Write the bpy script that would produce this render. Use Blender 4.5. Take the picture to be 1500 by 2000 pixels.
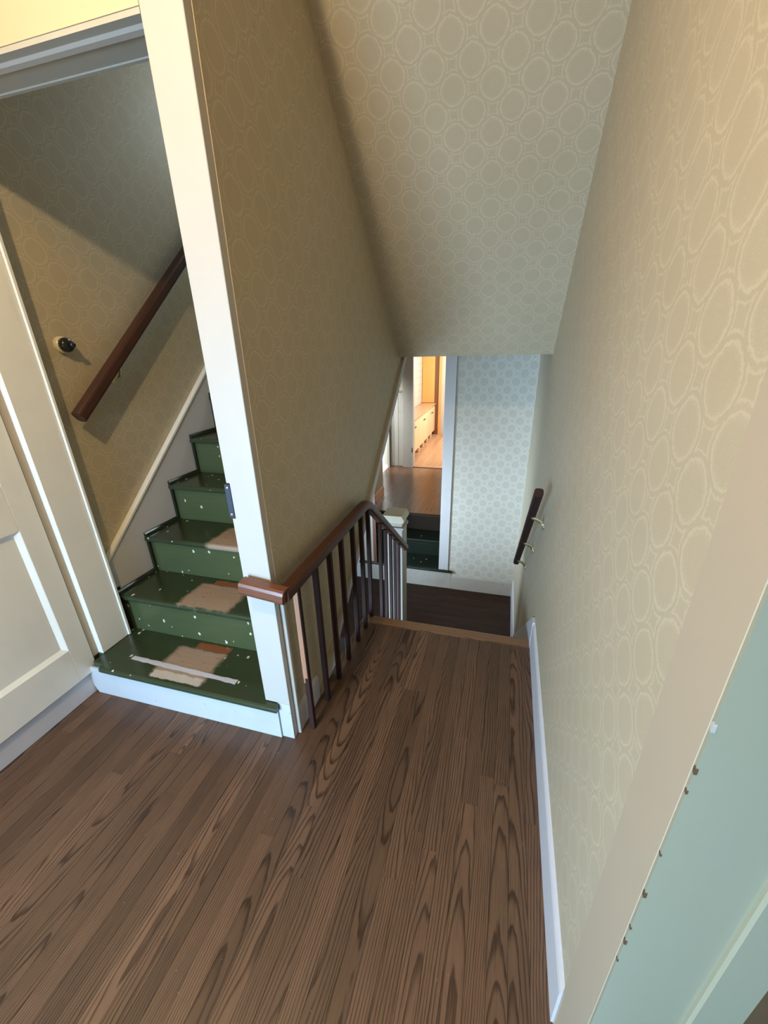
import bpy, bmesh, math, random
from mathutils import Vector, Matrix
random.seed(7)
S = bpy.context.scene
for o in list(bpy.data.objects): bpy.data.objects.remove(o)
COL = S.collection

# ------------------------------------------------------------------ camera
cam_d = bpy.data.cameras.new('camera'); cam = bpy.data.objects.new('camera', cam_d); COL.objects.link(cam)
R = Matrix(((0.9601, 0.2785, -0.0246), (0.0901, -0.3917, -0.9157), (-0.2646, 0.8769, -0.4012)))  # world -> (right, down, forward)
M = Matrix((R[0], -R[1], -R[2])).transposed().to_4x4()
cam.matrix_world = Matrix.Translation((0, 0, 1.6)) @ M
cam_d.sensor_fit = 'AUTO'; cam_d.sensor_width = 36.0
cam_d.lens = 808.87 / 2000 * 36.0
cam_d.shift_x = (750 - 744.2) / 2000; cam_d.shift_y = (1030.0 - 1000) / 2000
cam_d.clip_start = 0.02
S.camera = cam

# ------------------------------------------------------------------ world, lights, exposure
w = bpy.data.worlds.new('world'); S.world = w; w.use_nodes = True
w.node_tree.nodes['Background'].inputs[0].default_value = (0.75, 0.85, 1.0, 1)
w.node_tree.nodes['Background'].inputs[1].default_value = 0.35
S.view_settings.view_transform = 'Standard'; S.view_settings.look = 'None'
S.view_settings.gamma = 1.0; S.view_settings.use_curve_mapping = False
S.view_settings.exposure = 0.30

def light(kind, name, loc, energy, color, target=None, size=(1, 1), radius=0.06, spread=180):
    d = bpy.data.lights.new(name, kind); o = bpy.data.objects.new(name, d); COL.objects.link(o)
    o.location = loc; d.energy = energy; d.color = color
    if kind == 'AREA':
        d.shape = 'RECTANGLE'; d.size, d.size_y = size; d.spread = math.radians(spread)
        o.rotation_euler = (Vector(target) - Vector(loc)).to_track_quat('-Z', 'Y').to_euler()
    else:
        d.shadow_soft_size = radius
    return o
# warm ceiling bulb of the upper hall, behind and left of the viewer
light('POINT', 'ceiling_bulb', (-0.84, 0.05, 2.71), 62, (1.0, 0.77, 0.46), radius=0.03)
# daylight window behind the viewer
light('AREA', 'hall_window_daylight', (-1.25, -1.9, 0.95), 80, (0.43, 0.70, 1.0), (-0.25, 1.4, 0.35), (1.3, 1.3), spread=98)
# daylight rising from the ground floor through the lower flight
light('AREA', 'lower_hall_daylight', (-1.35, 1.75, -0.72), 31, (0.58, 0.78, 1.0), (-0.1, 4.35, -0.1), (0.8, 0.6))
light('AREA', 'landing_fill_light', (-1.90, 3.35, 0.0), 26, (0.62, 0.80, 1.0), (-0.5, 4.40, -0.1), (0.7, 0.9), spread=95)  # unseen fill added to brighten the far wall
# dim cool daylight at the top of the attic steps
light('AREA', 'attic_daylight', (-1.4, 3.7, 3.3), 13, (0.75, 0.9, 0.95), (-1.5, 1.6, 1.4), (0.7, 0.7))
# kitchen and side room daylight
light('AREA', 'kitchen_daylight', (-0.5, 8.9, 1.5), 110, (1.0, 0.93, 0.82), (-1.9, 8.9, 0.0), (2.4, 1.2))
light('AREA', 'side_room_daylight', (-2.75, 6.9, 1.3), 70, (0.82, 0.92, 1.0), (-2.5, 8.1, 0.0), (0.8, 0.8), spread=110)
light('AREA', 'lower_landing_daylight', (-0.9, 5.3, 1.35), 1.3, (0.9, 0.93, 1.0), (-0.9, 5.9, -0.4), (0.8, 1.2))

# ------------------------------------------------------------------ materials
def new_mat(name):
    m = bpy.data.materials.new(name); m.use_nodes = True
    nt = m.node_tree; b = nt.nodes['Principled BSDF']
    return m, nt, b
class G:
    def __init__(s, nt): s.nt = nt; s.L = nt.links
    def n(s, t, **k):
        x = s.nt.nodes.new(t)
        for a, v in k.items(): setattr(x, a, v)
        return x
    def put(s, sock, v):
        if v is None: return
        if hasattr(v, 'is_output'): s.L.new(v, sock)
        else: sock.default_value = v
    def m(s, op, a, b=None, c=None, clamp=False):
        x = s.n('ShaderNodeMath', operation=op, use_clamp=clamp)
        s.put(x.inputs[0], a); s.put(x.inputs[1], b); s.put(x.inputs[2], c)
        return x.outputs[0]
    def noise(s, vec, scale, detail=2.0, rough=0.5, dist=0.0, out=0):
        x = s.n('ShaderNodeTexNoise'); s.put(x.inputs['Vector'], vec)
        x.inputs['Scale'].default_value = scale; x.inputs['Detail'].default_value = detail
        x.inputs['Roughness'].default_value = rough; x.inputs['Distortion'].default_value = dist
        return x.outputs[out]
    def comb(s, a, b, c):
        x = s.n('ShaderNodeCombineXYZ'); s.put(x.inputs[0], a); s.put(x.inputs[1], b); s.put(x.inputs[2], c); return x.outputs[0]
    def sep(s, v):
        x = s.n('ShaderNodeSeparateXYZ'); s.L.new(v, x.inputs[0]); return x.outputs
    def mix(s, f, a, b, mode='MIX'):
        x = s.n('ShaderNodeMix', data_type='RGBA', blend_type=mode)
        s.put(x.inputs[0], f); s.put(x.inputs[6], a); s.put(x.inputs[7], b); return x.outputs[2]
    def smooth(s, v, a, b):
        x = s.n('ShaderNodeMapRange', interpolation_type='SMOOTHSTEP'); s.put(x.inputs[0], v)
        x.inputs[1].default_value = a; x.inputs[2].default_value = b
        return x.outputs[0]
    def obj(s): return s.n('ShaderNodeTexCoord').outputs['Object']
    def uv(s): return s.n('ShaderNodeUVMap', uv_map='UVMap').outputs[0]
    def rnd(s): return s.n('ShaderNodeObjectInfo').outputs['Random']
    def bump(s, b, h, strength=0.2, dist=0.002):
        x = s.n('ShaderNodeBump'); x.inputs['Strength'].default_value = strength; x.inputs['Distance'].default_value = dist
        s.L.new(h, x.inputs['Height']); s.L.new(x.outputs[0], b.inputs['Normal'])
def C(r, g, b): return (r, g, b, 1)
def hexc(r, g, b):
    f = lambda c: (c / 255 / 12.92) if c / 255 <= 0.04045 else ((c / 255 + 0.055) / 1.055) ** 2.4
    return (f(r), f(g), f(b), 1)

def wallpaper(name, base, line, k=0.75, rough=0.5, tw=1.0):
    m, nt, b = new_mat(name); g = G(nt)
    uv = g.uv(); wob = g.noise(uv, 95, 2, 0.6, out=1)
    vm = g.n('ShaderNodeVectorMath', operation='MULTIPLY_ADD'); nt.links.new(wob, vm.inputs[0])
    vm.inputs[1].default_value = (0.013, 0.013, 0); nt.links.new(uv, vm.inputs[2])
    s = g.sep(vm.outputs[0]); P = 0.148
    U = g.m('DIVIDE', s[0], P); V = g.m('DIVIDE', s[1], P)
    def d(off):
        a = g.m('SUBTRACT', g.m('FRACT', g.m('ADD', U, off)), 0.5); c = g.m('SUBTRACT', g.m('FRACT', g.m('ADD', V, off)), 0.5)
        # ogee: slightly pointed above and below
        aa = g.m('ABSOLUTE', a); cc = g.m('ABSOLUTE', c)
        r = g.m('SQRT', g.m('ADD', g.m('MULTIPLY', a, a), g.m('MULTIPLY', c, c)))
        return g.m('ADD', g.m('MULTIPLY', r, 0.86), g.m('MULTIPLY', g.m('ADD', aa, g.m('MULTIPLY', cc, 0.9)), 0.115))
    d1 = d(0.0); d2 = d(0.5)
    dm = g.m('MINIMUM', d1, d2)
    ring = g.m('SUBTRACT', 1.0, g.smooth(g.m('ABSOLUTE', g.m('SUBTRACT', dm, 0.305)), 0.006 * tw, 0.028 * tw))
    band = g.m('SUBTRACT', 1.0, g.smooth(g.m('ABSOLUTE', g.m('SUBTRACT', dm, 0.388)), 0.004 * tw, 0.022 * tw))
    st = g.noise(uv, 330, 2, 0.6)
    inner = g.m('MULTIPLY', g.smooth(st, 0.52, 0.66), g.m('SUBTRACT', 1.0, g.smooth(dm, 0.05, 0.32)))
    rim = g.m('MULTIPLY', g.smooth(st, 0.47, 0.56), g.smooth(dm, 0.2, 0.3))
    rim = g.m('MULTIPLY', rim, g.m('SUBTRACT', 1.0, g.smooth(dm, 0.3, 0.33)))
    msk = g.m('MAXIMUM', g.m('MAXIMUM', ring, g.m('MULTIPLY', band, 0.9)), g.m('MAXIMUM', g.m('MULTIPLY', inner, 0.55), g.m('MULTIPLY', rim, 0.8)))
    big = g.noise(uv, 2.2, 3, 0.6); fine = g.noise(uv, 700, 1, 0.5)
    c = g.mix(g.m('MULTIPLY', msk, k), base, line)
    c = g.mix(g.m('MULTIPLY', g.smooth(big, 0.4, 0.75), 0.13), c, C(base[0] * 0.72, base[1] * 0.66, base[2] * 0.52))
    c = g.mix(g.m('MULTIPLY', g.m('SUBTRACT', fine, 0.5), 0.25), c, C(0.1, 0.09, 0.06))
    nt.links.new(c, b.inputs['Base Color'])
    b.inputs['Roughness'].default_value = rough; b.inputs['Specular IOR Level'].default_value = 0.35
    g.bump(b, g.m('ADD', g.m('MULTIPLY', msk, 0.5), fine), 0.12, 0.0006)
    return m

def paint(name, col, rough=0.45, dirt=0.12, dirtcol=C(0.25, 0.22, 0.17), chips=0.0, spec=0.4):
    m, nt, b = new_mat(name); g = G(nt); o = g.obj()
    n1 = g.noise(o, 3.5, 4, 0.65); n2 = g.noise(o, 38, 3, 0.6)
    c = g.mix(g.m('MULTIPLY', g.smooth(n1, 0.42, 0.8), dirt), col, dirtcol)
    if chips:
        ch = g.m('MULTIPLY', g.smooth(n2, 0.70, 0.73), chips)
        c = g.mix(ch, c, C(0.12, 0.10, 0.08))
    nt.links.new(c, b.inputs['Base Color']); b.inputs['Roughness'].default_value = rough
    b.inputs['Specular IOR Level'].default_value = spec
    g.bump(b, g.noise(o, 60, 3, 0.6), 0.06, 0.001)
    return m

def oak(name, light_c, dark_c, axis='Y', rough=0.36, pitch=0.0075, tone=0.5, spec=0.5, contrast=1.0, wear=0.0):
    """Stained oak; growth rings sliced along the board, one random cut for each board."""
    m, nt, b = new_mat(name); g = G(nt); o = g.sep(g.obj()); r = g.rnd()
    if axis == 'Y': wv, lv, dv = o[0], o[1], o[2]
    elif axis == 'X': wv, lv, dv = o[1], o[0], o[2]
    else: wv, lv, dv = o[0], o[2], o[1]
    r2 = g.m('FRACT', g.m('MULTIPLY', r, 17.31)); r3 = g.m('FRACT', g.m('MULTIPLY', r, 57.7))
    off = g.m('MULTIPLY', g.m('SUBTRACT', r2, 0.5), 0.19)
    x = g.m('ADD', g.m('ADD', wv, dv), off)
    along = g.comb(g.m('MULTIPLY', r, 91.0), g.m('MULTIPLY', lv, 1.0), 0.0)
    n = g.noise(along, 1.0, 2, 0.5)
    dep = g.m('ADD', g.m('ADD', g.m('MULTIPLY', n, 0.07), g.m('MULTIPLY', r3, 0.05)), g.m('MULTIPLY', lv, g.m('MULTIPLY', g.m('SUBTRACT', g.m('FRACT', g.m('MULTIPLY', r, 131.7)), 0.5), 0.10)))
    wob = g.noise(g.comb(g.m('ADD', g.m('MULTIPLY', wv, 22.0), g.m('MULTIPLY', r, 33.0)), g.m('MULTIPLY', lv, 3.5), 0.0), 1.0, 3, 0.6)
    rad = g.m('SQRT', g.m('ADD', g.m('MULTIPLY', x, x), g.m('MULTIPLY', dep, dep)))
    rad = g.m('ADD', rad, g.m('MULTIPLY', wob, 0.009))
    ph = g.m('FRACT', g.m('DIVIDE', rad, pitch))
    ring = g.m('MULTIPLY', g.smooth(ph, 0.5, 0.9), g.m('SUBTRACT', 1.0, g.smooth(ph, 0.9, 1.0)))
    pores = g.noise(g.comb(g.m('MULTIPLY', wv, 420.0), g.m('MULTIPLY', lv, 9.0), r), 1.0, 2, 0.6)
    pores = g.smooth(pores, 0.5, 0.72)
    blot = g.noise(g.comb(g.m('MULTIPLY', wv, 9.0), g.m('MULTIPLY', lv, 2.2), r), 1.0, 3, 0.6)
    dark = g.m('MINIMUM', 1.0, g.m('ADD', g.m('MULTIPLY', ring, 0.72 * contrast), g.m('MULTIPLY', pores, 0.42 * contrast)))
    c = g.mix(dark, light_c, dark_c)
    c = g.mix(g.m('MULTIPLY', g.smooth(blot, 0.4, 0.8), 0.35), c, C(dark_c[0] * 1.25, dark_c[1] * 1.25, dark_c[2] * 1.25))
    v = g.m('ADD', 1.0 - tone * 0.5, g.m('MULTIPLY', g.m('FRACT', g.m('MULTIPLY', r, 7.77)), tone))
    hs = g.n('ShaderNodeHueSaturation'); nt.links.new(v, hs.inputs['Value']); nt.links.new(c, hs.inputs['Color'])
    c = hs.outputs[0]
    if wear:
        geo = g.n('ShaderNodeNewGeometry').outputs['Position']
        sp = g.noise(geo, 55, 2, 0.6)
        c = g.mix(g.m('MULTIPLY', g.smooth(sp, 0.71, 0.78), wear), c, C(0.30, 0.22, 0.15))
    nt.links.new(c, b.inputs['Base Color'])
    rr = g.m('ADD', rough, g.m('MULTIPLY', g.m('SUBTRACT', blot, 0.5), 0.25)); nt.links.new(rr, b.inputs['Roughness'])
    b.inputs['Specular IOR Level'].default_value = spec
    g.bump(b, g.m('SUBTRACT', 0.0, g.m('ADD', g.m('MULTIPLY', pores, 0.6), ring)), 0.10, 0.0008)
    return m

def green_paint(name, col, flecks=0.5, patch=None, strip=None, front=None, rough=0.22):
    """Old green gloss paint; patch = (x0,x1,y0,y1) worn bare, strip = brown unpainted band at the back (object coordinates)."""
    m, nt, b = new_mat(name); g = G(nt); o = g.obj(); s = g.sep(o)
    n = g.noise(o, 22, 4, 0.6); streak = g.noise(g.comb(g.m('MULTIPLY', s[0], 2.0), g.m('MULTIPLY', s[1], 30.0), g.m('MULTIPLY', s[2], 60.0)), 1.0, 3, 0.6)
    c = g.mix(g.m('MULTIPLY', streak, 0.5), col, C(col[0] * 1.6, col[1] * 1.45, col[2] * 1.5))
    vo = g.n('ShaderNodeTexVoronoi'); vo.voronoi_dimensions = '2D'; vo.inputs['Scale'].default_value = 15; vo.inputs['Randomness'].default_value = 1.0
    st = g.n('ShaderNodeVectorMath', operation='MULTIPLY'); nt.links.new(g.uv(), st.inputs[0]); st.inputs[1].default_value = (1.25, 0.85, 1)
    nt.links.new(st.outputs[0], vo.inputs['Vector'])
    pick = g.sep(vo.outputs['Color'])
    rad = g.m('MULTIPLY', g.smooth(pick[0], 1.0 - flecks * 0.42, 1.0), 0.125)
    jit = g.m('MULTIPLY', g.m('SUBTRACT', g.noise(o, 170, 2, 0.6), 0.5), 0.26)
    fl = g.m('MULTIPLY', g.m('LESS_THAN', g.m('ADD', vo.outputs['Distance'], jit), rad), g.m('GREATER_THAN', rad, 0.001))
    c = g.mix(fl, c, C(0.62, 0.60, 0.44))
    rg = rough
    wob = g.m('MULTIPLY', g.m('SUBTRACT', n, 0.5), 0.05)
    def boxmask(x0, x1, y0, y1, e=0.018, k=1.0):
        X = g.m('ADD', s[0], g.m('MULTIPLY', wob, k)); Y = g.m('ADD', s[1], g.m('MULTIPLY', wob, 0.6 * k))
        a = g.m('MULTIPLY', g.smooth(X, x0 - e, x0 + e), g.m('SUBTRACT', 1.0, g.smooth(X, x1 - e, x1 + e)))
        d = g.m('MULTIPLY', g.smooth(Y, y0 - e * .5, y0 + e * .5), g.m('SUBTRACT', 1.0, g.smooth(Y, y1 - e * .5, y1 + e * .5)))
        return g.m('MULTIPLY', a, d)
    if patch:
        mk = boxmask(*patch)
        gr = g.noise(g.comb(g.m('MULTIPLY', s[0], 6.0), g.m('MULTIPLY', s[1], 120.0), 0.0), 1.0, 3, 0.6)
        bare = g.mix(gr, C(0.36, 0.26, 0.185), C(0.22, 0.145, 0.095))
        sc = g.noise(g.comb(g.m('MULTIPLY', s[0], 20.0), g.m('MULTIPLY', s[1], 45.0), 4.0), 1.0, 3, 0.7)
        bare = g.mix(g.m('MULTIPLY', g.smooth(sc, 0.63, 0.69), 0.9), bare, C(0.05, 0.035, 0.025))
        c = g.mix(mk, c, bare); rg = g.m('ADD', rough, g.m('MULTIPLY', mk, 0.4))
    if strip:
        mk = boxmask(*strip, 0.006, 0.6); c = g.mix(mk, c, C(0.20, 0.065, 0.025))
    if front:
        mk = boxmask(*front, 0.006, 0.8); c = g.mix(mk, c, g.mix(n, C(0.52, 0.47, 0.42), C(0.36, 0.30, 0.25)))
    nt.links.new(c, b.inputs['Base Color']); g.put(b.inputs['Roughness'], rg)
    b.inputs['Specular IOR Level'].default_value = 0.5
    g.bump(b, n, 0.12, 0.0015)
    return m

def plain(name, col, rough=0.5, metal=0.0, spec=0.5):
    m, nt, b = new_mat(name); g = G(nt)
    c = g.mix(g.m('MULTIPLY', g.noise(g.obj(), 25, 3, 0.6), 0.3), col, C(col[0] * .6, col[1] * .6, col[2] * .6))
    nt.links.new(c, b.inputs['Base Color']); b.inputs['Roughness'].default_value = rough
    b.inputs['Metallic'].default_value = metal; b.inputs['Specular IOR Level'].default_value = spec
    return m

M_PAPER = wallpaper('tan_damask_wallpaper', C(0.45, 0.382, 0.264), C(0.60, 0.52, 0.37), 0.55)
M_PAPER_FAR = wallpaper('daylit_damask_wallpaper', C(0.48, 0.455, 0.385), C(0.64, 0.615, 0.535), 0.8, tw=1.6)  # same paper as the other walls, cool daylight put into its colour
M_WHITE = paint('white_gloss_paint', C(0.47, 0.44, 0.39), 0.35, 0.10)
M_DOOR = paint('ivory_door_paint', C(0.82, 0.79, 0.70), 0.35, 0.10)
M_SCUFF = paint('scuffed_white_paint', C(0.50, 0.52, 0.54), 0.4, 0.15, chips=0.6)
M_WARMTRIM = paint('warmed_trim_paint', C(0.43, 0.355, 0.255), 0.5, 0.08)  # right casing: white paint with warm lamplight put into the colour
M_CREAMWALL = paint('cream_wall_paint', C(0.55, 0.455, 0.29), 0.6, 0.04)
M_DIMWHITE = paint('dimmed_white_paint', C(0.42, 0.38, 0.32), 0.45, 0.3, chips=0.8)  # landing and hall shade put into this white; chips are wear
M_GREYTRIM = paint('grey_white_trim_paint', C(0.54, 0.53, 0.52), 0.4, 0.12)
M_HEAD = paint('greyed_head_paint', C(0.42, 0.40, 0.34), 0.5, 0.15)  # duller grey than the stop strip beside it
M_MINT = paint('mint_green_paint', C(0.32, 0.31, 0.215), 0.4, 0.12, C(0.30, 0.32, 0.27))
M_BASE = paint('lilac_white_paint', C(0.58, 0.565, 0.57), 0.4, 0.1)
M_NEWEL = paint('yellowed_newel_paint', C(0.62, 0.55, 0.38), 0.4, 0.15)
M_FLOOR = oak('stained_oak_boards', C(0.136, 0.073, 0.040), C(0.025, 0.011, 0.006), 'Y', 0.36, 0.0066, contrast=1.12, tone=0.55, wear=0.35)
M_NOSE = oak('stained_oak_nosing', C(0.25, 0.135, 0.068), C(0.06, 0.025, 0.012), 'X', 0.34, tone=0.2)
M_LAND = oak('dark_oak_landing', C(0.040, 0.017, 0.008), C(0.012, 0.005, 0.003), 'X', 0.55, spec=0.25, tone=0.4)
M_HALL = oak('hall_oak_boards', C(0.13, 0.064, 0.032), C(0.05, 0.021, 0.010), 'Y', 0.22, tone=0.4, contrast=0.7)
M_KFLOOR = oak('kitchen_oak_boards', C(0.42, 0.24, 0.13), C(0.26, 0.13, 0.065), 'Y', 0.3, tone=0.3, contrast=0.6)
M_RAIL = oak('mahogany_rail', C(0.070, 0.026, 0.013), C(0.025, 0.009, 0.005), 'Y', 0.42, 0.01, tone=0.1, spec=0.3, contrast=0.7)
M_RAILX = oak('worn_mahogany', C(0.17, 0.065, 0.034), C(0.08, 0.028, 0.014), 'X', 0.35, 0.01, tone=0.1, contrast=0.7)
M_BAL = oak('dark_baluster_wood', C(0.036, 0.015, 0.012), C(0.018, 0.0075, 0.007), 'Z', 0.6, 0.02, tone=0.2, spec=0.2, contrast=0.5)
M_BALWORN = oak('worn_baluster_wood', C(0.40, 0.20, 0.115), C(0.26, 0.115, 0.06), 'Z', 0.45, 0.02, tone=0.1, contrast=0.6)
M_PINE = oak('pine_cabinet', C(0.72, 0.47, 0.27), C(0.56, 0.33, 0.17), 'Z', 0.4, 0.02, tone=0.1, contrast=0.5)
M_ORANGE = oak('orange_pine', C(0.72, 0.33, 0.09), C(0.52, 0.20, 0.05), 'Z', 0.4, 0.02, tone=0.1, contrast=0.5)
M_BROWN = plain('brown_wood_edge', C(0.115, 0.07, 0.032), 0.6)
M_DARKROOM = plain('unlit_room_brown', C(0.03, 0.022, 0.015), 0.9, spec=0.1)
M_BRASS = plain('brass', C(0.72, 0.62, 0.36), 0.28, 1.0)
M_IRON = plain('dark_steel_plate', C(0.055, 0.06, 0.085), 0.4, 0.6)
M_BLACK = plain('black_bakelite', C(0.018, 0.016, 0.014), 0.18)
M_IVORY = plain('ivory_porcelain', C(0.66, 0.58, 0.42), 0.3)
M_TAPE = paint('tape_residue', C(0.47, 0.47, 0.50), 0.6, 0.5, C(0.2, 0.18, 0.16), chips=0.5)
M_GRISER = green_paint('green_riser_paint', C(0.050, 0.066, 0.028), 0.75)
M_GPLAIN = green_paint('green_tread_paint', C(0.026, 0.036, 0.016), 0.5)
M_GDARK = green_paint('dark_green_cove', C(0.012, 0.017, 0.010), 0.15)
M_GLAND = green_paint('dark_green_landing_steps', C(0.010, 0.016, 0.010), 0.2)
M_STUCCO = plain('plaster', C(0.55, 0.52, 0.45), 0.8)

# ------------------------------------------------------------------ mesh helpers
class MB:
    def __init__(s): s.bm = bmesh.new()
    def box(s, x0, x1, y0, y1, z0, z1, bev=0.0):
        vs = [s.bm.verts.new(p) for p in ((x0,y0,z0),(x1,y0,z0),(x1,y1,z0),(x0,y1,z0),(x0,y0,z1),(x1,y0,z1),(x1,y1,z1),(x0,y1,z1))]
        fs = [s.bm.faces.new([vs[i] for i in f]) for f in ((3,2,1,0),(4,5,6,7),(0,1,5,4),(1,2,6,5),(2,3,7,6),(3,0,4,7))]
        if bev:
            ed = list({e for f in fs for e in f.edges})
            bmesh.ops.bevel(s.bm, geom=ed, offset=bev, segments=2 if bev > 0.004 else 1, affect='EDGES', profile=0.5)
        return s
    def prism(s, pts, axis, a, b, bev=0.0):
        """pts: polygon in the two other axes (x:(y,z), y:(x,z), z:(x,y)), extruded from a to b."""
        def P(p, t): return {'x': (t, p[0], p[1]), 'y': (p[0], t, p[1]), 'z': (p[0], p[1], t)}[axis]
        v0 = [s.bm.verts.new(P(p, a)) for p in pts]; v1 = [s.bm.verts.new(P(p, b)) for p in pts]
        fs = [s.bm.faces.new(v0), s.bm.faces.new(v1[::-1])]
        for i in range(len(pts)):
            j = (i + 1) % len(pts); fs.append(s.bm.faces.new((v0[j], v0[i], v1[i], v1[j])))
        bmesh.ops.recalc_face_normals(s.bm, faces=fs)
        if bev:
            ed = list({e for f in fs for e in f.edges})
            bmesh.ops.bevel(s.bm, geom=ed, offset=bev, segments=1, affect='EDGES')
        return s
    def sweep(s, path, prof, up=(0, 0, 1), cap=True):
        """prof: closed list of (side, up) offsets swept along path with mitred joints."""
        path = [Vector(p) for p in path]; n = len(path); rings = []
        for i, p in enumerate(path):
            d0 = (path[i] - path[i-1]).normalized() if i else None
            d1 = (path[i+1] - path[i]).normalized() if i < n - 1 else None
            t = (d0 + d1).normalized() if d0 and d1 else (d0 or d1)
            k = 1.0
            if d0 and d1: k = 1.0 / max(0.3, math.sqrt((1 + d0.dot(d1)) / 2))
            u = Vector(up); side = t.cross(u).normalized(); uu = side.cross(t).normalized()
            hor = bool(d0 and d1) and abs(d0.cross(d1).normalized().dot(uu)) > 0.6
            ks, ku = (k, 1.0) if hor else (1.0, k)
            rings.append([s.bm.verts.new(p + side * a * ks + uu * b * ku) for a, b in prof])
        fs = []; m = len(prof)
        for i in range(n - 1):
            for j in range(m):
                q = (j + 1) % m; fs.append(s.bm.faces.new((rings[i][j], rings[i][q], rings[i+1][q], rings[i+1][j])))
        if cap: fs += [s.bm.faces.new(rings[0][::-1]), s.bm.faces.new(rings[-1])]
        bmesh.ops.recalc_face_normals(s.bm, faces=fs)
        return s
    def lathe(s, prof, origin, direction, seg=24):
        o = Vector(origin); d = Vector(direction).normalized()
        a = d.orthogonal().normalized(); b = d.cross(a); rings = []
        for r, h in prof:
            rings.append([s.bm.verts.new(o + d * h + (a * math.cos(t) + b * math.sin(t)) * max(r, 1e-4)) for t in [2 * math.pi * k / seg for k in range(seg)]])
        fs = []
        for i in range(len(rings) - 1):
            for j in range(seg):
                q = (j + 1) % seg; fs.append(s.bm.faces.new((rings[i][j], rings[i][q], rings[i+1][q], rings[i+1][j])))
        fs += [s.bm.faces.new(rings[0][::-1]), s.bm.faces.new(rings[-1])]
        bmesh.ops.recalc_face_normals(s.bm, faces=fs)
        return s
    def build(s, name, mat, parent=None, origin=None, smooth=False):
        me = bpy.data.meshes.new(name); bm = s.bm
        uv = bm.loops.layers.uv.new('UVMap')
        bm.normal_update()
        for f in bm.faces:
            n = f.normal; u = Vector((0, 0, 1)).cross(n)
            if u.length < 0.05: u = Vector((1, 0, 0))
            u.normalize(); v = n.cross(u)
            if u.x < -0.01 or (abs(u.x) < 0.01 and u.y < 0): u = -u
            for l in f.loops: l[uv].uv = (l.vert.co.dot(u), l.vert.co.dot(v))
            f.smooth = smooth
        if origin is None:
            xs = [v.co for v in bm.verts]
            lo = Vector([min(c[i] for c in xs) for i in range(3)]); hi = Vector([max(c[i] for c in xs) for i in range(3)])
            origin = Vector(((lo.x + hi.x) / 2, (lo.y + hi.y) / 2, lo.z))
        origin = Vector(origin)
        bmesh.ops.translate(bm, verts=bm.verts, vec=-origin)
        bm.to_mesh(me); bm.free(); me.materials.append(mat)
        o = bpy.data.objects.new(name, me); COL.objects.link(o)
        if parent is not None:
            o.parent = parent; o.location = origin - parent.location
            if parent.parent is not None: o.location = origin - parent.location - parent.parent.location
        else: o.location = origin
        return o
def tag(o, label=None, cat=None, group=None, kind=None):
    if label: o['label'] = label
    if cat: o['category'] = cat
    if group: o['group'] = group
    if kind: o['kind'] = kind
    return o
def thing(name, loc, label, cat, group=None, kind=None):
    o = bpy.data.objects.new(name, None); COL.objects.link(o); o.location = loc; o.empty_display_size = 0.1
    return tag(o, label, cat, group, kind)
def struct(o, label, cat): return tag(o, label, cat, None, 'structure')
def rrect(w, h, r=0.012, n=3, cy=0.0):
    pts = []
    for cx, cz, a0 in ((w/2-r, h/2-r, 0), (-w/2+r, h/2-r, 90), (-w/2+r, -h/2+r, 180), (w/2-r, -h/2+r, 270)):
        for k in range(n + 1):
            a = math.radians(a0 + 90 * k / n); pts.append((cx + r * math.cos(a), cz + cy + r * math.sin(a)))
    return pts
def circ(r, n=14): return [(r * math.cos(2*math.pi*k/n), r * math.sin(2*math.pi*k/n)) for k in range(n)]

XL, XM, XR = -1.925, -0.778, 0.262     # left wall, middle wall, right wall faces
YP, YF = 1.148, 4.40                  # attic doorway face, far wall
ZL, ZH = -1.14, -0.457                # landing, lower hall floor

# ------------------------------------------------------------------ structure: walls and ceilings
struct(MB().box(XL-0.12, XL, -2.0, 6.0, -3.0, 3.6).build('wall_left', M_PAPER), 'long left wall with damask wallpaper beside the green attic steps', 'wall')
# middle wall: cut along the underside of the attic steps
tz = lambda y: 0.215 + 0.835 * (y - 1.678)      # top edge of the sloping trim
MB1 = MB().prism([(1.178, -0.05), (1.43, -0.05), (3.316, 1.523), (4.4, 1.523), (4.4, 3.6), (1.178, 3.6)], 'x', XM - 0.10, XM)
struct(MB1.build('wall_middle', M_PAPER), 'brownish wallpapered wall between the green steps and the stairwell', 'wall')
wr = MB().box(XR, XR+0.17, 0.434, 4.5, -3.0, 3.0).box(XR, XR+0.17, -2.0, -0.55, -0.1, 3.0).box(XR, XR+0.17, -0.55, 0.434, 2.15, 3.0)
struct(wr.build('wall_right', M_PAPER), 'tall right wall with large damask wallpaper along the stairwell', 'wall')
struct(MB().box(-0.52, XR, YF, YF+0.12, -1.3, 1.55).build('wall_far', M_PAPER_FAR), 'wallpapered end wall above the lower landing, cool daylight painted in', 'wall')
struct(MB().box(XL, -1.62, YF, YF+0.12, -3.0, 1.7).build('wall_far', M_BASE), 'pale wall end left of the lower steps, behind the balusters', 'wall')
struct(MB().box(XL-0.1, XR+0.1, -2.12, -2.0, -0.1, 3.0).build('wall_back', M_CREAMWALL), 'cream wall of the hall behind the viewer', 'wall')
struct(MB().box(XL, -0.8935, YP, 1.292, 2.33, 3.0).box(-0.8935, XM-0.002, 1.179, 1.292, 2.33, 3.0).build('wall_above_doorway', M_CREAMWALL), 'cream painted wall above the attic doorway', 'wall')
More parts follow.
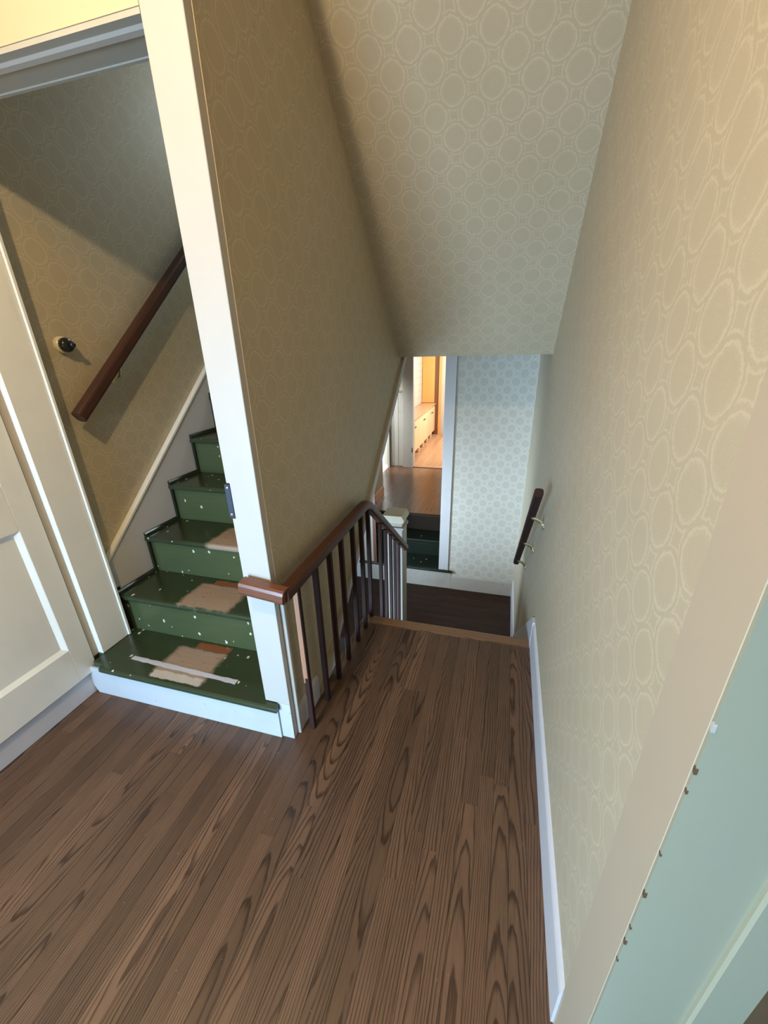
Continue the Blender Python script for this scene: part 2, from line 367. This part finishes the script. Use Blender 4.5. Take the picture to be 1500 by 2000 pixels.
# ceilings
sy = lambda z: 3.132 - (z - 1.523) / 0.925
sof = MB().prism([(3.132, 1.523), (4.4, 1.523), (4.4, 1.68), (3.20, 1.68), (sy(2.9)+0.10, 2.98), (-2.0, 3.0), (-2.0, 2.9), (sy(2.9), 2.9)], 'x', XM, XR)
struct(sof.build('ceiling', M_PAPER), 'sloping wallpapered ceiling coming down over the stairs', 'ceiling')
struct(MB().box(XL, XM, -2.0, YP, 2.9, 3.0).build('ceiling', M_CREAMWALL), 'flat ceiling over the upper hall, out of view', 'ceiling')
struct(MB().box(XL, XM-0.1, 1.292, 4.4, 3.5, 3.6).build('ceiling', M_STUCCO), 'ceiling over the attic steps, out of view', 'ceiling')
uz = lambda y: tz(y) - 0.11
und = MB().prism([(1.565, uz(1.565)), (3.375, 1.523), (4.4, 1.523), (4.4, 1.60), (3.41, 1.60), (1.565, uz(1.565)+0.05)], 'x', XL, XM-0.012)
struct(und.build('ceiling', M_STUCCO), 'sloping underside of the attic steps over the lower flight', 'ceiling')

# ------------------------------------------------------------------ floors with single boards
def boards(parent, mat, x0, x1, y0, y1, z, along='Y', wdt=0.0575, lens=(1.3, 2.6), th=0.018, name='board'):
    a0, a1, b0, b1 = (x0, x1, y0, y1) if along == 'Y' else (y0, y1, x0, x1)
    a = a0; i = 0
    while a < a1 - 0.004:
        e = min(a + wdt, a1); bb = b0 - random.uniform(0, 0.6)
        while bb < b1:
            ln = random.uniform(*lens); c0, c1 = max(bb, b0), min(bb + ln, b1)
            if c1 - c0 > 0.05 or (c1 - c0 > 0.01 and c1 == b1):
                dz = random.uniform(-0.0002, 0.0002); g = 0.0003
                mb = MB()
                if along == 'Y': mb.box(a+g, e-2*g, c0+g*.5, c1-g*.5, z-th, z+dz)
                else: mb.box(c0+g, c1-g, a+g, e-2*g, z-th, z+dz)
                mb.build(name, mat, parent)
            elif c1 - c0 > 0.0: pass
            bb += ln
        a = e; i += 1
fl = struct(MB().box(XL, XM, -2.0, 1.56, -0.25, -0.019).box(XM, XR, -2.0, 2.035, -0.25, -0.019).build('floor', M_DARKROOM), 'dark stained oak strip floor of the upper hall', 'floor')
boards(fl, M_FLOOR, XL+0.015, -0.775, -0.25, YP, 0.0)
boards(fl, M_FLOOR, -0.775, XR, -0.25, 2.037, 0.0)
boards(fl, M_FLOOR, XL+0.015, XR, -2.0, -0.25, 0.0, wdt=0.32, lens=(2, 3))
nb = MB().prism([(2.037, -0.018), (2.037, 0.001), (2.105, 0.001), (2.117, -0.001), (2.124, -0.008), (2.124, -0.018), (2.117, -0.026), (2.105, -0.028), (2.04, -0.028)], 'x', -0.765, XR-0.002)
nb.build('nosing_board', M_NOSE, fl)
# landing
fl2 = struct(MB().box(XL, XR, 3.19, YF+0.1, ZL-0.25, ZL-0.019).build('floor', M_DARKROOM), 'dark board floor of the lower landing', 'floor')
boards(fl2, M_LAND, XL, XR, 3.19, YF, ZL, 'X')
# lower hall and kitchen
fl3 = struct(MB().box(-2.1, 0.3, 5.02, 7.3, ZH-0.25, ZH-0.019).build('floor', M_DARKROOM), 'shiny brown board floor of the lower hall beyond the steps', 'floor')
boards(fl3, M_HALL, -2.0, -0.4, 5.06, 7.28, ZH, 'Y', lens=(1.0, 2.2))
fl4 = struct(MB().box(-3.0, 0.6, 7.3, 10.6, ZH-0.25, ZH-0.019).build('floor', M_KFLOOR), 'sunlit honey board floor of the kitchen', 'floor')
boards(fl4, M_KFLOOR, -2.0, -0.6, 7.30, 10.4, ZH-0.002, 'Y', wdt=0.082, lens=(1.5, 2.5))

# ------------------------------------------------------------------ baseboards and trims of the upper hall
bb = MB().prism([(XR, 0.0), (XR-0.012, 0.0), (XR-0.012, 0.150), (XR-0.009, 0.160), (XR-0.004, 0.168), (XR, 0.172)], 'y', 0.557, 2.045)
struct(bb.build('baseboard_right', M_BASE), 'pale lilac white baseboard along the right wall of the upper hall', 'baseboard')
bb = MB().prism([(XM, 0.0), (XM+0.014, 0.0), (XM+0.014, 0.115), (XM+0.010, 0.128), (XM, 0.132)], 'y', 1.20, 1.405)
struct(bb.build('baseboard_middle', M_BASE), 'short baseboard below the middle wall behind the first balusters', 'baseboard')
# doorway casing on the right wall with mint jamb
rc = thing('trim_1', (XR, 0.49, 0), 'door casing with warm light painted in and mint green jamb at the right edge', 'door frame', None, 'structure')
MB().box(XR-0.005, XR+0.004, 0.434, 0.557, 0.0, 2.28, 0.001).build('casing_board', M_WARMTRIM, rc)
MB().box(XR-0.0045, 0.437, 0.428, 0.4335, 0.0, 2.15).build('jamb_board', M_MINT, rc)
MB().prism([(0.378, 0.428), (0.378, 0.4215), (0.3815, 0.4175), (0.437, 0.4165), (0.437, 0.428)], 'z', 0.0, 2.15).build('door_stop', M_MINT, rc)
tag(MB().box(0.4375, 0.4645, 0.4165, 0.4335, 0.0, 2.15).build('jamb_edge', M_BROWN, rc), 'bare brown wood edge')
for z, sz in ((0.715, 0.011), (0.849, 0.012), (0.76, 0.006), (0.66, 0.006), (1.116, 0.010), (1.08, 0.006), (1.187, 0.012), (0.95, 0.005)):
    MB().prism([(0.4272, z), (0.4310, z + sz * 0.2), (0.4325, z + sz), (0.4290, z + sz * 1.3), (0.4272, z + sz * 0.8)], 'x', XR-0.0052, XR-0.0045+sz*0.3).build('paint_chip', M_BROWN if z != 1.187 else M_WHITE, rc)
dk = MB().box(0.4645, 1.6, 0.434, 0.56, -0.1, 2.6).box(0.44, 1.6, -0.75, -0.65, -0.1, 2.6).box(1.5, 1.6, -0.65, 0.434, -0.1, 2.6).box(0.44, 1.6, -0.75, 0.56, 2.5, 2.6).box(0.44, 1.5, -0.65, 0.434, -0.1, 0.0)  # near-black colour stands in for the darkness of the room
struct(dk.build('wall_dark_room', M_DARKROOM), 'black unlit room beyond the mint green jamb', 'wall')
# casing post of the attic doorway
pc = thing('trim_2', (-0.835, YP, 0), 'tall white casing post between the green steps and the railing', 'door frame', None, 'structure')
n0, n1 = 1.055, 1.185
MB().prism([(-0.893, 0.20), (-0.776, 0.20), (-0.776, 2.95), (-0.893, 2.95), (-0.893, n1), (-0.880, n1), (-0.880, n0), (-0.893, n0)], 'y', YP, 1.178, 0.0015).build('casing_board', M_WHITE, pc)
MB().box(-0.834, -0.776, YP, 1.178, 0.0, 0.20).build('casing_foot', M_SCUFF, pc)
MB().box(-0.889, -0.879, 1.178, 1.292, 0.2, 2.33).build('jamb_board', M_WHITE, pc)
MB().box(XM, XM+0.018, 1.18, 1.198, 0.0, 0.74, 0.003).build('corner_bead', M_WHITE, pc)
MB().sweep([(XM+0.001, 1.181, 0.78), (XM+0.001, 1.180, 1.6), (XM+0.001, 1.183, 2.9)], circ(0.005, 6), up=(1, 0, 0)).build('caulk_bead', M_WARMTRIM, pc)
sp = MB().box(-0.902, -0.8805, YP-0.0015, YP+0.04, n0+0.004, n1-0.004, 0.001).build('strike_plate', M_IRON, pc); tag(sp, 'dark steel plate let into the post edge')
for z in (n0 + 0.016, n1 - 0.016):
    MB().lathe([(0.004, 0), (0.004, 0.001), (0.0015, 0.0018)], (-0.892, YP-0.0015, z), (0, -1, 0), 10).build('screw', M_BRASS, sp)
# head of the attic doorway: soffit board with a stop strip
hd = thing('trim_3', (-1.4, YP, 2.30), 'grey head board over the green attic steps', 'door frame', None, 'structure')
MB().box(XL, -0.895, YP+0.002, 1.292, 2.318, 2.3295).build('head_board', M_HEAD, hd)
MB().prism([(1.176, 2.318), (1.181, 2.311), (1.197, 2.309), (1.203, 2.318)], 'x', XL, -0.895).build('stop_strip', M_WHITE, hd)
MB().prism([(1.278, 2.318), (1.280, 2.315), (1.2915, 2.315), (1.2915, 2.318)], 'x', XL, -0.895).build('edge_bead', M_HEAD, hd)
# sloping trim under the cut middle wall
st = thing('trim_4', (XM, 1.62, 0), 'pale sloping trim board along the cut lower edge of the middle wall', 'trim', None, 'structure')
MB().prism([(1.4205, 0.0), (1.552, 0.0), (3.374, 1.522), (3.243, 1.522)], 'x', XM-0.09, XM+0.008).build('sloping_board', M_BASE, st)
MB().prism([(1.412, 0.0), (1.432, 0.0), (3.243, tz(3.243)-0.012), (3.236, tz(3.236)+0.006)], 'x', XM, XM+0.018).build('cap_moulding', M_WARMTRIM, st)

# left door, closed, one step above the floor
dl = thing('door_1', (-1.90, 0.7, 0), 'ivory panelled door in the left wall beside the green steps', 'door', None, 'structure')
struct(MB().box(XL, -1.905, -2.0, 1.147, 0.0, 0.128, 0.002).build('baseboard_left', M_BASE), 'white sill board under the ivory door', 'baseboard')
y0, y1 = 0.30, 1.172
for a, b in ((y0, y0+0.10), (y1-0.095, y1)): MB().box(-1.93, -1.885, a, b, 0.13, 2.15, 0.002).build('stile', M_DOOR, dl)
for a, b in ((0.13, 0.315), (0.935, 1.13), (2.02, 2.15)): MB().box(-1.93, -1.885, y0+0.10, y1-0.095, a, b, 0.001).build('rail', M_DOOR, dl)
for a, b in ((0.315, 0.935), (1.13, 2.02)):
    ya, yb = y0+0.10, y1-0.095; pn = MB()
    f = 0.018; xo, xi = -1.886, -1.902
    o = [(ya, a), (yb, a), (yb, b), (ya, b)]; i = [(ya+f, a+f), (yb-f, a+f), (yb-f, b-f), (ya+f, b-f)]
    vo = [pn.bm.verts.new((xo, *p)) for p in o]; vi = [pn.bm.verts.new((xi, *p)) for p in i]
    for k in range(4): pn.bm.faces.new((vo[k], vo[(k+1) % 4], vi[(k+1) % 4], vi[k]))
    pn.bm.faces.new(vi); bmesh.ops.recalc_face_normals(pn.bm, faces=pn.bm.faces)
    if pn.bm.faces[-1:] and pn.bm.faces[:][-1].normal.x < 0: bmesh.ops.reverse_faces(pn.bm, faces=pn.bm.faces)
    pn.build('panel', M_DOOR, dl)
lc = thing('trim_5', (-1.88, 1.29, 0.197), 'ivory door casing standing on the left end of the lowest green step', 'door frame', None, 'structure')
MB().box(XL, -1.890, 1.176, 1.205, 0.198, 2.3).build('jamb_edge', M_WARMTRIM, lc)
MB().box(XL, -1.860, 1.206, 1.362, 0.198, 2.3, 0.003).build('casing_board', M_DOOR, lc)
MB().box(XL, -1.852, 1.362, 1.378, 0.198, 2.3, 0.003).build('back_band', M_DOOR, lc)

# ------------------------------------------------------------------ green attic steps
at = thing('attic_staircase', (-1.4, 1.13, 0), 'steep worn green painted steps rising through the left doorway', 'staircase')
NT = 10
ny = lambda k: 1.114 if k == 0 else 1.398 + 0.256 * (k - 1)
nz = lambda k: 0.197 + 0.2253 * k
def tread_prof(yA, yB, z, th=0.032, r=0.012):
    return [(yB, z), (yA + r, z), (yA + r*.3, z - r*.3), (yA, z - r), (yA, z - th + r), (yA + r*.3, z - th + r*.3), (yA + r, z - th), (yB, z - th)]
for k in range(NT):
    yA, yB = ny(k), ny(k + 1) + 0.03; z = nz(k)
    xa, xb = (-1.885, -0.895) if k == 0 else (XL+0.028, -0.88)
    org = (-1.4, yA, z)
    dep = ny(k+1) + 0.025 - yA
    if k == 0:
        mat = green_paint('worn_green_tread_lowest', C(0.024, 0.036, 0.015), 0.6, (-0.115, 0.165, 0.03, dep-0.065), (-0.03, 0.165, dep-0.06, dep-0.015), (-0.115, 0.165, 0.026, 0.07))
    elif k == 1:
        mat = green_paint('worn_green_tread_second', C(0.024, 0.035, 0.015), 0.45, (-0.125, 0.175, 0.01, dep-0.065), (-0.06, 0.2, dep-0.065, dep-0.02))
    elif k == 2:
        mat = green_paint('worn_green_tread_third', C(0.022, 0.032, 0.014), 0.4, (-0.085, 0.4, -0.01, dep-0.06))
    else: mat = M_GPLAIN
    if k == 0:
        pf = tread_prof(yA, YP-0.001, z)
        mb = MB().prism(pf, 'x', -1.795, -0.828).box(-1.86, -0.895, YP-0.001, 1.20, z-0.032, z).box(-1.885, -0.895, 1.20, yB, z-0.032, z)
    else: mb = MB().prism(tread_prof(yA, yB, z), 'x', xa, xb)
    o = mb.build('tread', mat, at, org)
    if k < 3: tag(o, ('lowest green tread with a bare patch and grey tape mark', 'second green tread with a bare tan patch', 'third green tread with a bare patch at the right')[k])
    if k == 0: tag(MB().prism([(-1.852, z-0.0325), (-1.904, z-0.0325), (-1.904, 0.04), (-1.885, 0.0), (-0.835, 0.0), (-0.835, z-0.0325)], 'y', 1.1385, YP-0.0005).build('riser', M_SCUFF, at), 'white bottom riser')
    else: MB().box(xa, xb, yA+0.024, yA+0.045, nz(k-1)+0.0005, z-0.0325).build('riser', M_GRISER, at)
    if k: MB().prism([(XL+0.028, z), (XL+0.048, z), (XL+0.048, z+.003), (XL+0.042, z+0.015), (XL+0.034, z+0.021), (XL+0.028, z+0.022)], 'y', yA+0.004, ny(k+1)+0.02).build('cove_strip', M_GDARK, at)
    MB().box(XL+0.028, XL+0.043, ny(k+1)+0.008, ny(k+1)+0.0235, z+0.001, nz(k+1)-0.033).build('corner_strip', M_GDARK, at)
MB().box(XL+0.001, XL+0.027, 1.38, 1.43, 0.198, 0.46).build('string_end', M_GDARK, at)  # skirt end, its shadow put into the near-black green
sk = lambda y: 0.615 + 0.83 * (y - 1.41)
sb = MB().prism([(1.38, 0.46), (1.38, sk(1.38)), (4.0, sk(4.0)), (4.0, sk(4.0) - 0.75), (1.6, 0.35), (1.43, 0.35), (1.43, 0.46)], 'x', XL+0.001, XL+0.026); sb.build('skirt_board', M_BASE, at)
MB().prism([(1.38, sk(1.38)), (1.38, sk(1.38)+0.014), (4.0, sk(4.0)+0.014), (4.0, sk(4.0))], 'x', XL+0.001, XL+0.034).build('skirt_cap', M_DOOR, at)
tp = MB(); pts = []
for i in range(24):
    x = -1.69 + 0.61 * i / 23; yc = 1.222 - 0.014 * i / 23
    pts.append((x, yc, 0.013 + random.uniform(-.0022, .0022)))
va = [tp.bm.verts.new((x, y - hw, 0.1975)) for x, y, hw in pts]; vb = [tp.bm.verts.new((x, y + hw, 0.1975)) for x, y, hw in pts]
fs = [tp.bm.faces.new((va[i], va[i+1], vb[i+1], vb[i])) for i in range(23)]
ex = bmesh.ops.extrude_face_region(tp.bm, geom=fs); bmesh.ops.translate(tp.bm, verts=[v for v in ex['geom'] if isinstance(v, bmesh.types.BMVert)], vec=(0, 0, 0.0008))
bmesh.ops.recalc_face_normals(tp.bm, faces=tp.bm.faces)
tag(tp.build('tape_strip', M_TAPE, at), 'strip of grey tape residue across the lowest tread')

# handrail on the left wall
lh = thing('wall_handrail', (-1.85, 1.46, 1.34), 'brown wooden handrail on the wallpapered wall above the green steps', 'handrail')
MB().sweep([(-1.846, 1.452, 1.338), (-1.846, 2.40, 2.123), (-1.846, 3.4, 2.95)], rrect(0.050, 0.058, 0.016, 3)).build('rail', M_RAIL, lh)
MB().sweep([(XL+0.003, 1.72, 1.475), (XL+0.035, 1.72, 1.470), (-1.852, 1.735, 1.500), (-1.846, 1.745, 1.552)], circ(0.006, 8), up=(0.1, 1, 0.2)).build('bracket', M_BRASS, lh)
MB().lathe([(0.02, 0), (0.02, 0.003), (0.012, 0.006)], (XL+0.001, 1.72, 1.475), (1, 0, 0), 16).build('bracket_plate', M_BRASS, lh)
# old rotary switch on the left wall
rs = thing('rotary_switch', (XL, 1.535, 1.638), 'small round black switch knob on a cream base on left wallpaper', 'switch')
MB().lathe([(0.036, 0.0), (0.036, 0.012), (0.033, 0.017), (0.03, 0.020)], (XL+0.0005, 1.535, 1.638), (1, 0, 0)).build('base', M_IVORY, rs, smooth=False)
MB().lathe([(0.029, 0.020), (0.031, 0.030), (0.029, 0.040), (0.023, 0.047), (0.012, 0.050)], (XL+0.0005, 1.535, 1.638), (1, 0, 0)).build('cover', M_BLACK, rs, smooth=True)
MB().lathe([(0.008, 0.050), (0.007, 0.060), (0.012, 0.064), (0.013, 0.070), (0.009, 0.075), (0.0, 0.076)], (XL+0.0005, 1.535, 1.638), (1, 0, 0), 16).build('turn_knob', M_BLACK, rs, smooth=True)

# ------------------------------------------------------------------ balustrade and descending flight
rl = thing('stair_railing', (-0.718, 1.12, 0), 'dark brown wooden railing with slim square balusters around the stairwell', 'railing')
XB = -0.718
arc = []
ca = Vector((0, 2.055, 0.782)); sl = -0.77
for k in range(7):
    t = k / 6; a = t * math.atan(-sl)
    arc.append((XB, 2.03 + 0.20 * math.sin(a), 0.782 - 0.20 * (1 - math.cos(a))))
end = arc[-1]; ye = 3.075
path = [(-0.873, 1.112, 0.800), (XB+0.004, 1.112, 0.782), (XB, 1.5, 0.782)] + arc + [(XB, ye, end[2] + sl * (ye - end[1]))]
MB().sweep(path[1:], rrect(0.052, 0.056, 0.018, 3)).build('handrail', M_RAIL, rl)
tag(MB().sweep([(-0.874, 1.1125, 0.806), (XB+0.020, 1.1125, 0.786)], rrect(0.058, 0.056, 0.015, 2)).build('return_piece', M_RAILX, rl), 'worn reddish end of the rail fixed across the white post')
def zr(y):
    if y <= 2.03: return 0.754
    if y >= end[1]: return end[2] + sl * (y - end[1]) - 0.034
    return 0.754 - 0.02 * (y - 2.03) / 0.1
by = [1.226, 1.395, 1.545, 1.695, 1.855, 1.985, 2.110, 2.345, 2.475, 2.600, 2.720, 2.845]
for i, y in enumerate(by):
    if y < 2.124: zb = 0.001
    else: zb = -0.228 * (1 + int((y - 2.124) / 0.266)) + 0.001
    x = XB + random.uniform(-.003, .003); top = zr(y); h = 0.0115
    if i == 0:
        t = 0.36 * (top - zb)
        o = MB().prism([(x-h, y-h), (x+h, y-h), (x+h, y+h), (x-h, y+h)], 'z', zb, top, 0.002).build('baluster', M_BAL, rl)
        b2 = MB().box(x-h-.001, x+h-.0165, y-h-.0012, y+h+.001, zb+t, top, 0.0015).build('worn_face', M_BALWORN, o); tag(b2, 'bare orange wood upper face')
        b2 = MB().box(x-h-.001, x+h-.004, y-h-.0018, y-h+.003, zb+t+.03, top, 0.0008).build('worn_face', M_BALWORN, o)
    else:
        MB().box(x-h, x+h, y-h, y+h, zb, top, 0.002).build('baluster', M_BAL, rl)
ds = thing('descending_staircase', (-0.25, 2.1, ZL), 'dark oak flight going down from the upper floor to the landing', 'staircase')
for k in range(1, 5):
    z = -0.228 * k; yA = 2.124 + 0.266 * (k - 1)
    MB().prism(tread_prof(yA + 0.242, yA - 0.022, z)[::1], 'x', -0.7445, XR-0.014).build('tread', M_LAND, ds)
for k in range(1, 6):
    z1 = -0.228 * (k - 1) - (0.03 if k > 1 else 0.029); yA = 2.104 + 0.266 * (k - 1) - (0.0 if k > 1 else 0.0)
    MB().box(-0.7445, XR-0.014, yA - 0.02, yA, -0.228 * k + 0.0005, z1).build('riser', M_BASE, ds)
MB().prism([(2.04, -0.25), (2.04, -0.03), (2.10, -0.03), (3.16, -0.94), (3.16, ZL), (2.95, ZL)], 'x', -0.7465, -0.745).build('outer_string', M_BAL, ds)
MB().prism([(2.046, 0.17), (2.10, 0.17), (3.30, -0.87), (3.30, ZL+0.001), (3.0, ZL+0.001), (2.046, -0.2)], 'x', XR-0.0135, XR-0.0005).build('wall_string', M_BASE, ds)
nw = thing('newel_post', (-0.83, 3.19, ZL), 'cream painted square newel post with a moulded cap on the landing', 'post')
MB().box(-0.915, -0.750, 3.105, 3.270, ZL+0.0005, 0.235, 0.004).build('shaft', M_DIMWHITE, nw)
MB().box(-0.926, -0.738, 3.093, 3.282, 0.17, 0.195, 0.004).build('collar', M_DIMWHITE, nw)
MB().prism([(-0.926, 0.235), (-0.742, 0.235), (-0.732, 0.252), (-0.734, 0.272), (-0.748, 0.285), (-0.748, 0.300), (-0.918, 0.300), (-0.918, 0.285), (-0.934, 0.272), (-0.936, 0.252)], 'y', 3.090, 3.285, 0.002).build('cap', M_NEWEL, nw)

# handrail on the right wall with three brass brackets
rh = thing('wall_handrail', (0.19, 2.1, 0.9), 'short dark handrail on three brass brackets on the right wall', 'handrail')
ra, rb = Vector((0.193, 2.085, 0.915)), Vector((0.193, 3.20, -0.06))
MB().sweep([ra, rb], rrect(0.044, 0.046, 0.014, 3)).build('rail', M_BAL, rh)
for t in (0.20, 0.55, 0.90):
    p = ra.lerp(rb, t)
    br = MB().sweep([(p.x, p.y, p.z-0.020), (p.x+0.012, p.y, p.z-0.034), (0.225, p.y, p.z-0.038), (0.248, p.y, p.z-0.052), (XR-0.004, p.y, p.z-0.072)], [(a * 1.4, b * .7) for a, b in circ(0.0075, 8)], up=(0, 1, 0.1)).build('bracket', M_BRASS, rh)
    MB().lathe([(0.019, 0), (0.019, 0.003), (0.011, 0.006)], (XR-0.0005, p.y, p.z-0.078), (-1, 0, 0), 14).build('bracket_plate', M_BRASS, br)

# ------------------------------------------------------------------ lower landing, steps to the lower hall
bb = MB().prism([(YF, ZL), (YF-0.014, ZL), (YF-0.014, ZL+0.165), (YF-0.010, ZL+0.178), (YF, ZL+0.185)], 'x', -0.46, XR-0.015)
struct(bb.build('baseboard_far', M_DIMWHITE), 'white baseboard below the wallpapered end wall', 'baseboard')
bb = MB().prism([(XR, ZL), (XR-0.014, ZL), (XR-0.014, ZL+0.20), (XR, ZL+0.215)], 'y', 3.305, YF)
struct(bb.build('baseboard_right', M_BASE), 'white baseboard of the lower landing under the right wall', 'baseboard')
fc = thing('trim_6', (-0.555, YF, -0.88), 'white casing right of the lower steps, standing on a green tread', 'door frame', None, 'structure')
MB().box(-0.611, -0.500, YF-0.02, YF+0.13, -0.884, 1.523, 0.002).build('casing_board', M_GREYTRIM, fc)
ls = thing('landing_steps', (-1.0, YF, ZL), 'dark green steps from the landing up to the lower hall', 'staircase')
tag(MB().box(-1.615, -0.462, YF-0.012, YF-0.0005, ZL+0.0005, -0.918).build('riser', M_DIMWHITE, ls), 'scuffed white bottom riser, landing shade painted in')
lz = [-0.885, -0.671, ZH]; ly = [YF-0.04, 4.70, 5.045]
for k in range(2):
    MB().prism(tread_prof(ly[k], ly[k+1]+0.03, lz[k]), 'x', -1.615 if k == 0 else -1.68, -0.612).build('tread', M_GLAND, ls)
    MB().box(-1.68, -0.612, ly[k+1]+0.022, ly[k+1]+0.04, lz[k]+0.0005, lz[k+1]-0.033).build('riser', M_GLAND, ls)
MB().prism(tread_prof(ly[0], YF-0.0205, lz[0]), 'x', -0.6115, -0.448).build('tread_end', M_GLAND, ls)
MB().prism(tread_prof(5.02, 5.06, ZH, 0.032), 'x', -1.68, -0.612).build('nosing', M_LAND, ls)
tag(MB().box(-1.425, -1.385, YF-0.03, YF-0.013, -0.884, 0.35).build('corner_batten', M_RAILX, ls), 'reddish brown batten at the left of the steps')
MB().box(-1.615, -1.43, YF-0.012, YF+0.02, -0.884, 1.4).build('side_panel', M_DIMWHITE, ls)
struct(MB().box(-1.80, -1.685, YF+0.13, 5.75, -1.2, 1.7).build('wall_hall', M_PAPER), 'brown shaded wall left of the lower hall steps', 'wall')
struct(MB().box(-1.685, -1.670, 5.03, 5.75, ZH, ZH+0.12, 0.002).build('baseboard_hall', M_ORANGE), 'natural wood baseboard at the edge of the lower hall', 'baseboard')
struct(MB().box(-0.60, -0.5, YF+0.14, 7.3, -1.2, 2.0).build('wall_hall', M_PAPER), 'right wall of the lower hall, hidden behind the casing', 'wall')
struct(MB().box(-2.2, -0.5, YF+0.13, 7.3, 1.9, 2.0).build('ceiling', M_STUCCO), 'ceiling of the lower hall', 'ceiling')
# left side of the hall: bright open doorway
struct(MB().box(-2.01, -1.98, 5.75, 6.76, -0.7, 1.95).box(-2.01, -1.98, 7.235, 7.36, -0.7, 1.95).box(-2.01, -1.98, 6.76, 7.235, 1.5, 1.95).build('wall_hall', M_PAPER), 'left wall of the lower hall with a bright doorway', 'wall')
struct(MB().box(-2.02, -1.978, 7.215, 7.2345, ZH, 1.5).build('trim_8', M_WHITE), 'white door lining of the bright hall doorway', 'door frame')
struct(MB().box(-3.4, -3.3, 6.2, 8.2, -0.7, 2.0).box(-3.4, -2.125, 8.1, 8.2, -0.7, 2.0).box(-3.4, -2.02, 6.1, 6.2, -0.7, 2.0).build('wall_side_room', M_WHITE), 'bright white room seen as a slit through the hall doorway', 'wall')
struct(MB().box(-3.4, -1.99, 6.2, 8.1, -0.60, ZH-0.001).build('floor', M_WHITE), 'pale floor of the bright side room', 'floor')
# end wall of the hall: wainscot, casing, kitchen doorway
ew = thing('wall_end', (-1.8, 7.3, ZH), 'pale end wall of the lower hall with boarded wainscot', 'wall', None, 'structure')
MB().box(-1.98, -1.56, 7.27, 7.36, ZH, 1.95).build('wall_board', M_BASE, ew)
MB().box(-1.98, -1.735, 7.26, 7.271, 0.905, 1.95).build('paper_field', M_PAPER, ew)
for a, b in ((-1.975, -1.90), (-1.897, -1.815), (-1.812, -1.737)): MB().box(a, b, 7.255, 7.27, ZH+0.02, 0.87, 0.004).build('wainscot_plank', M_DIMWHITE, ew)
MB().box(-1.98, -1.735, 7.24, 7.262, 0.87, 0.905, 0.004).build('wainscot_cap', M_DIMWHITE, ew)
MB().box(-0.95, -0.5, 7.27, 7.36, ZH, 1.95).build('wall_board', M_BASE, ew)
kc = thing('trim_7', (-1.64, 7.26, ZH), 'grey white casing around the kitchen doorway', 'door frame', None, 'structure')
MB().box(-1.735, -1.565, 7.24, 7.27, ZH, 1.95, 0.003).build('casing_board', M_DIMWHITE, kc)
MB().box(-1.565, -1.545, 7.235, 7.39, ZH, 1.95, 0.002).build('jamb_board', M_WHITE, kc)
tag(MB().box(-1.568, -1.560, 7.228, 7.234, -0.17, -0.09).build('hinge', M_IRON, kc), 'small dark hinge')
MB().box(-1.545, -0.95, 7.26, 7.30, ZH-0.001, ZH+0.006).build('threshold', M_RAIL, kc)
# kitchen
kw = thing('wall_kitchen', (-2.0, 9, ZH), 'white boarded wall above the kitchen cabinets', 'wall', None, 'structure')
MB().box(-2.12, -2.02, 7.36, 10.6, ZH-0.1, 2.2).build('wall_board', M_WHITE, kw)
for i in range(10): MB().box(-2.02, -2.008, 7.37, 10.39, 0.30+i*0.15, 0.447+i*0.15, 0.003).build('plank', M_WHITE, kw)
struct(MB().box(-2.12, 0.6, 10.5, 10.6, ZH-0.1, 2.2).box(0.5, 0.6, 7.36, 10.5, ZH-0.1, 2.2).build('wall_kitchen', M_WHITE), 'bright far wall of the kitchen', 'wall')
struct(MB().box(-2.12, 0.6, 7.36, 10.6, 2.1, 2.2).build('ceiling', M_WHITE), 'ceiling of the kitchen', 'ceiling')
cb = thing('base_cabinet', (-1.83, 9.0, ZH), 'low pine kitchen cabinets with small dark knobs seen through the doorway', 'cabinet')
tag(MB().box(-2.005, -1.655, 7.45, 10.38, 0.262, 0.297, 0.004).build('countertop', M_KFLOOR, cb), 'pale wooden top')
MB().box(-2.0, -1.69, 7.46, 10.37, ZH+0.10, 0.26).build('body', M_PINE, cb)
for i in range(6):
    a = 7.47 + i * 0.484; dr = MB().box(-1.6895, -1.672, a+0.006, a+0.478, ZH+0.11, 0.225, 0.003).build('door', M_PINE, cb)
    ky = a + (0.43 if i % 2 == 0 else 0.05)
    MB().lathe([(0.006, 0), (0.006, 0.012), (0.016, 0.018), (0.014, 0.028), (0.004, 0.031)], (-1.672, ky, 0.14), (1, 0, 0), 12).build('knob', M_IRON, dr)
    MB().prism([(a-0.02, ZH), (a+0.03, ZH), (a+0.05, ZH+0.05), (a+0.12, ZH+0.10), (a-0.02, ZH+0.10)], 'x', -1.70, -1.675).build('foot', M_PINE, cb)
wp = thing('tall_cabinet', (-1.85, 10.44, ZH), 'tall orange pine panel standing behind the low kitchen cabinets', 'cabinet')
MB().box(-2.005, -1.70, 10.40, 10.495, 0.30, 2.05, 0.003).build('panel', M_ORANGE, wp)
tag(MB().box(-1.698, -1.600, 10.40, 10.495, ZH, 2.05, 0.003).build('side_board', M_RAILX, wp), 'brown board')
MB().box(-1.598, -1.545, 10.38, 10.495, ZH, 2.05, 0.003).build('face_board', M_ORANGE, wp)
bpy.context.view_layer.update()
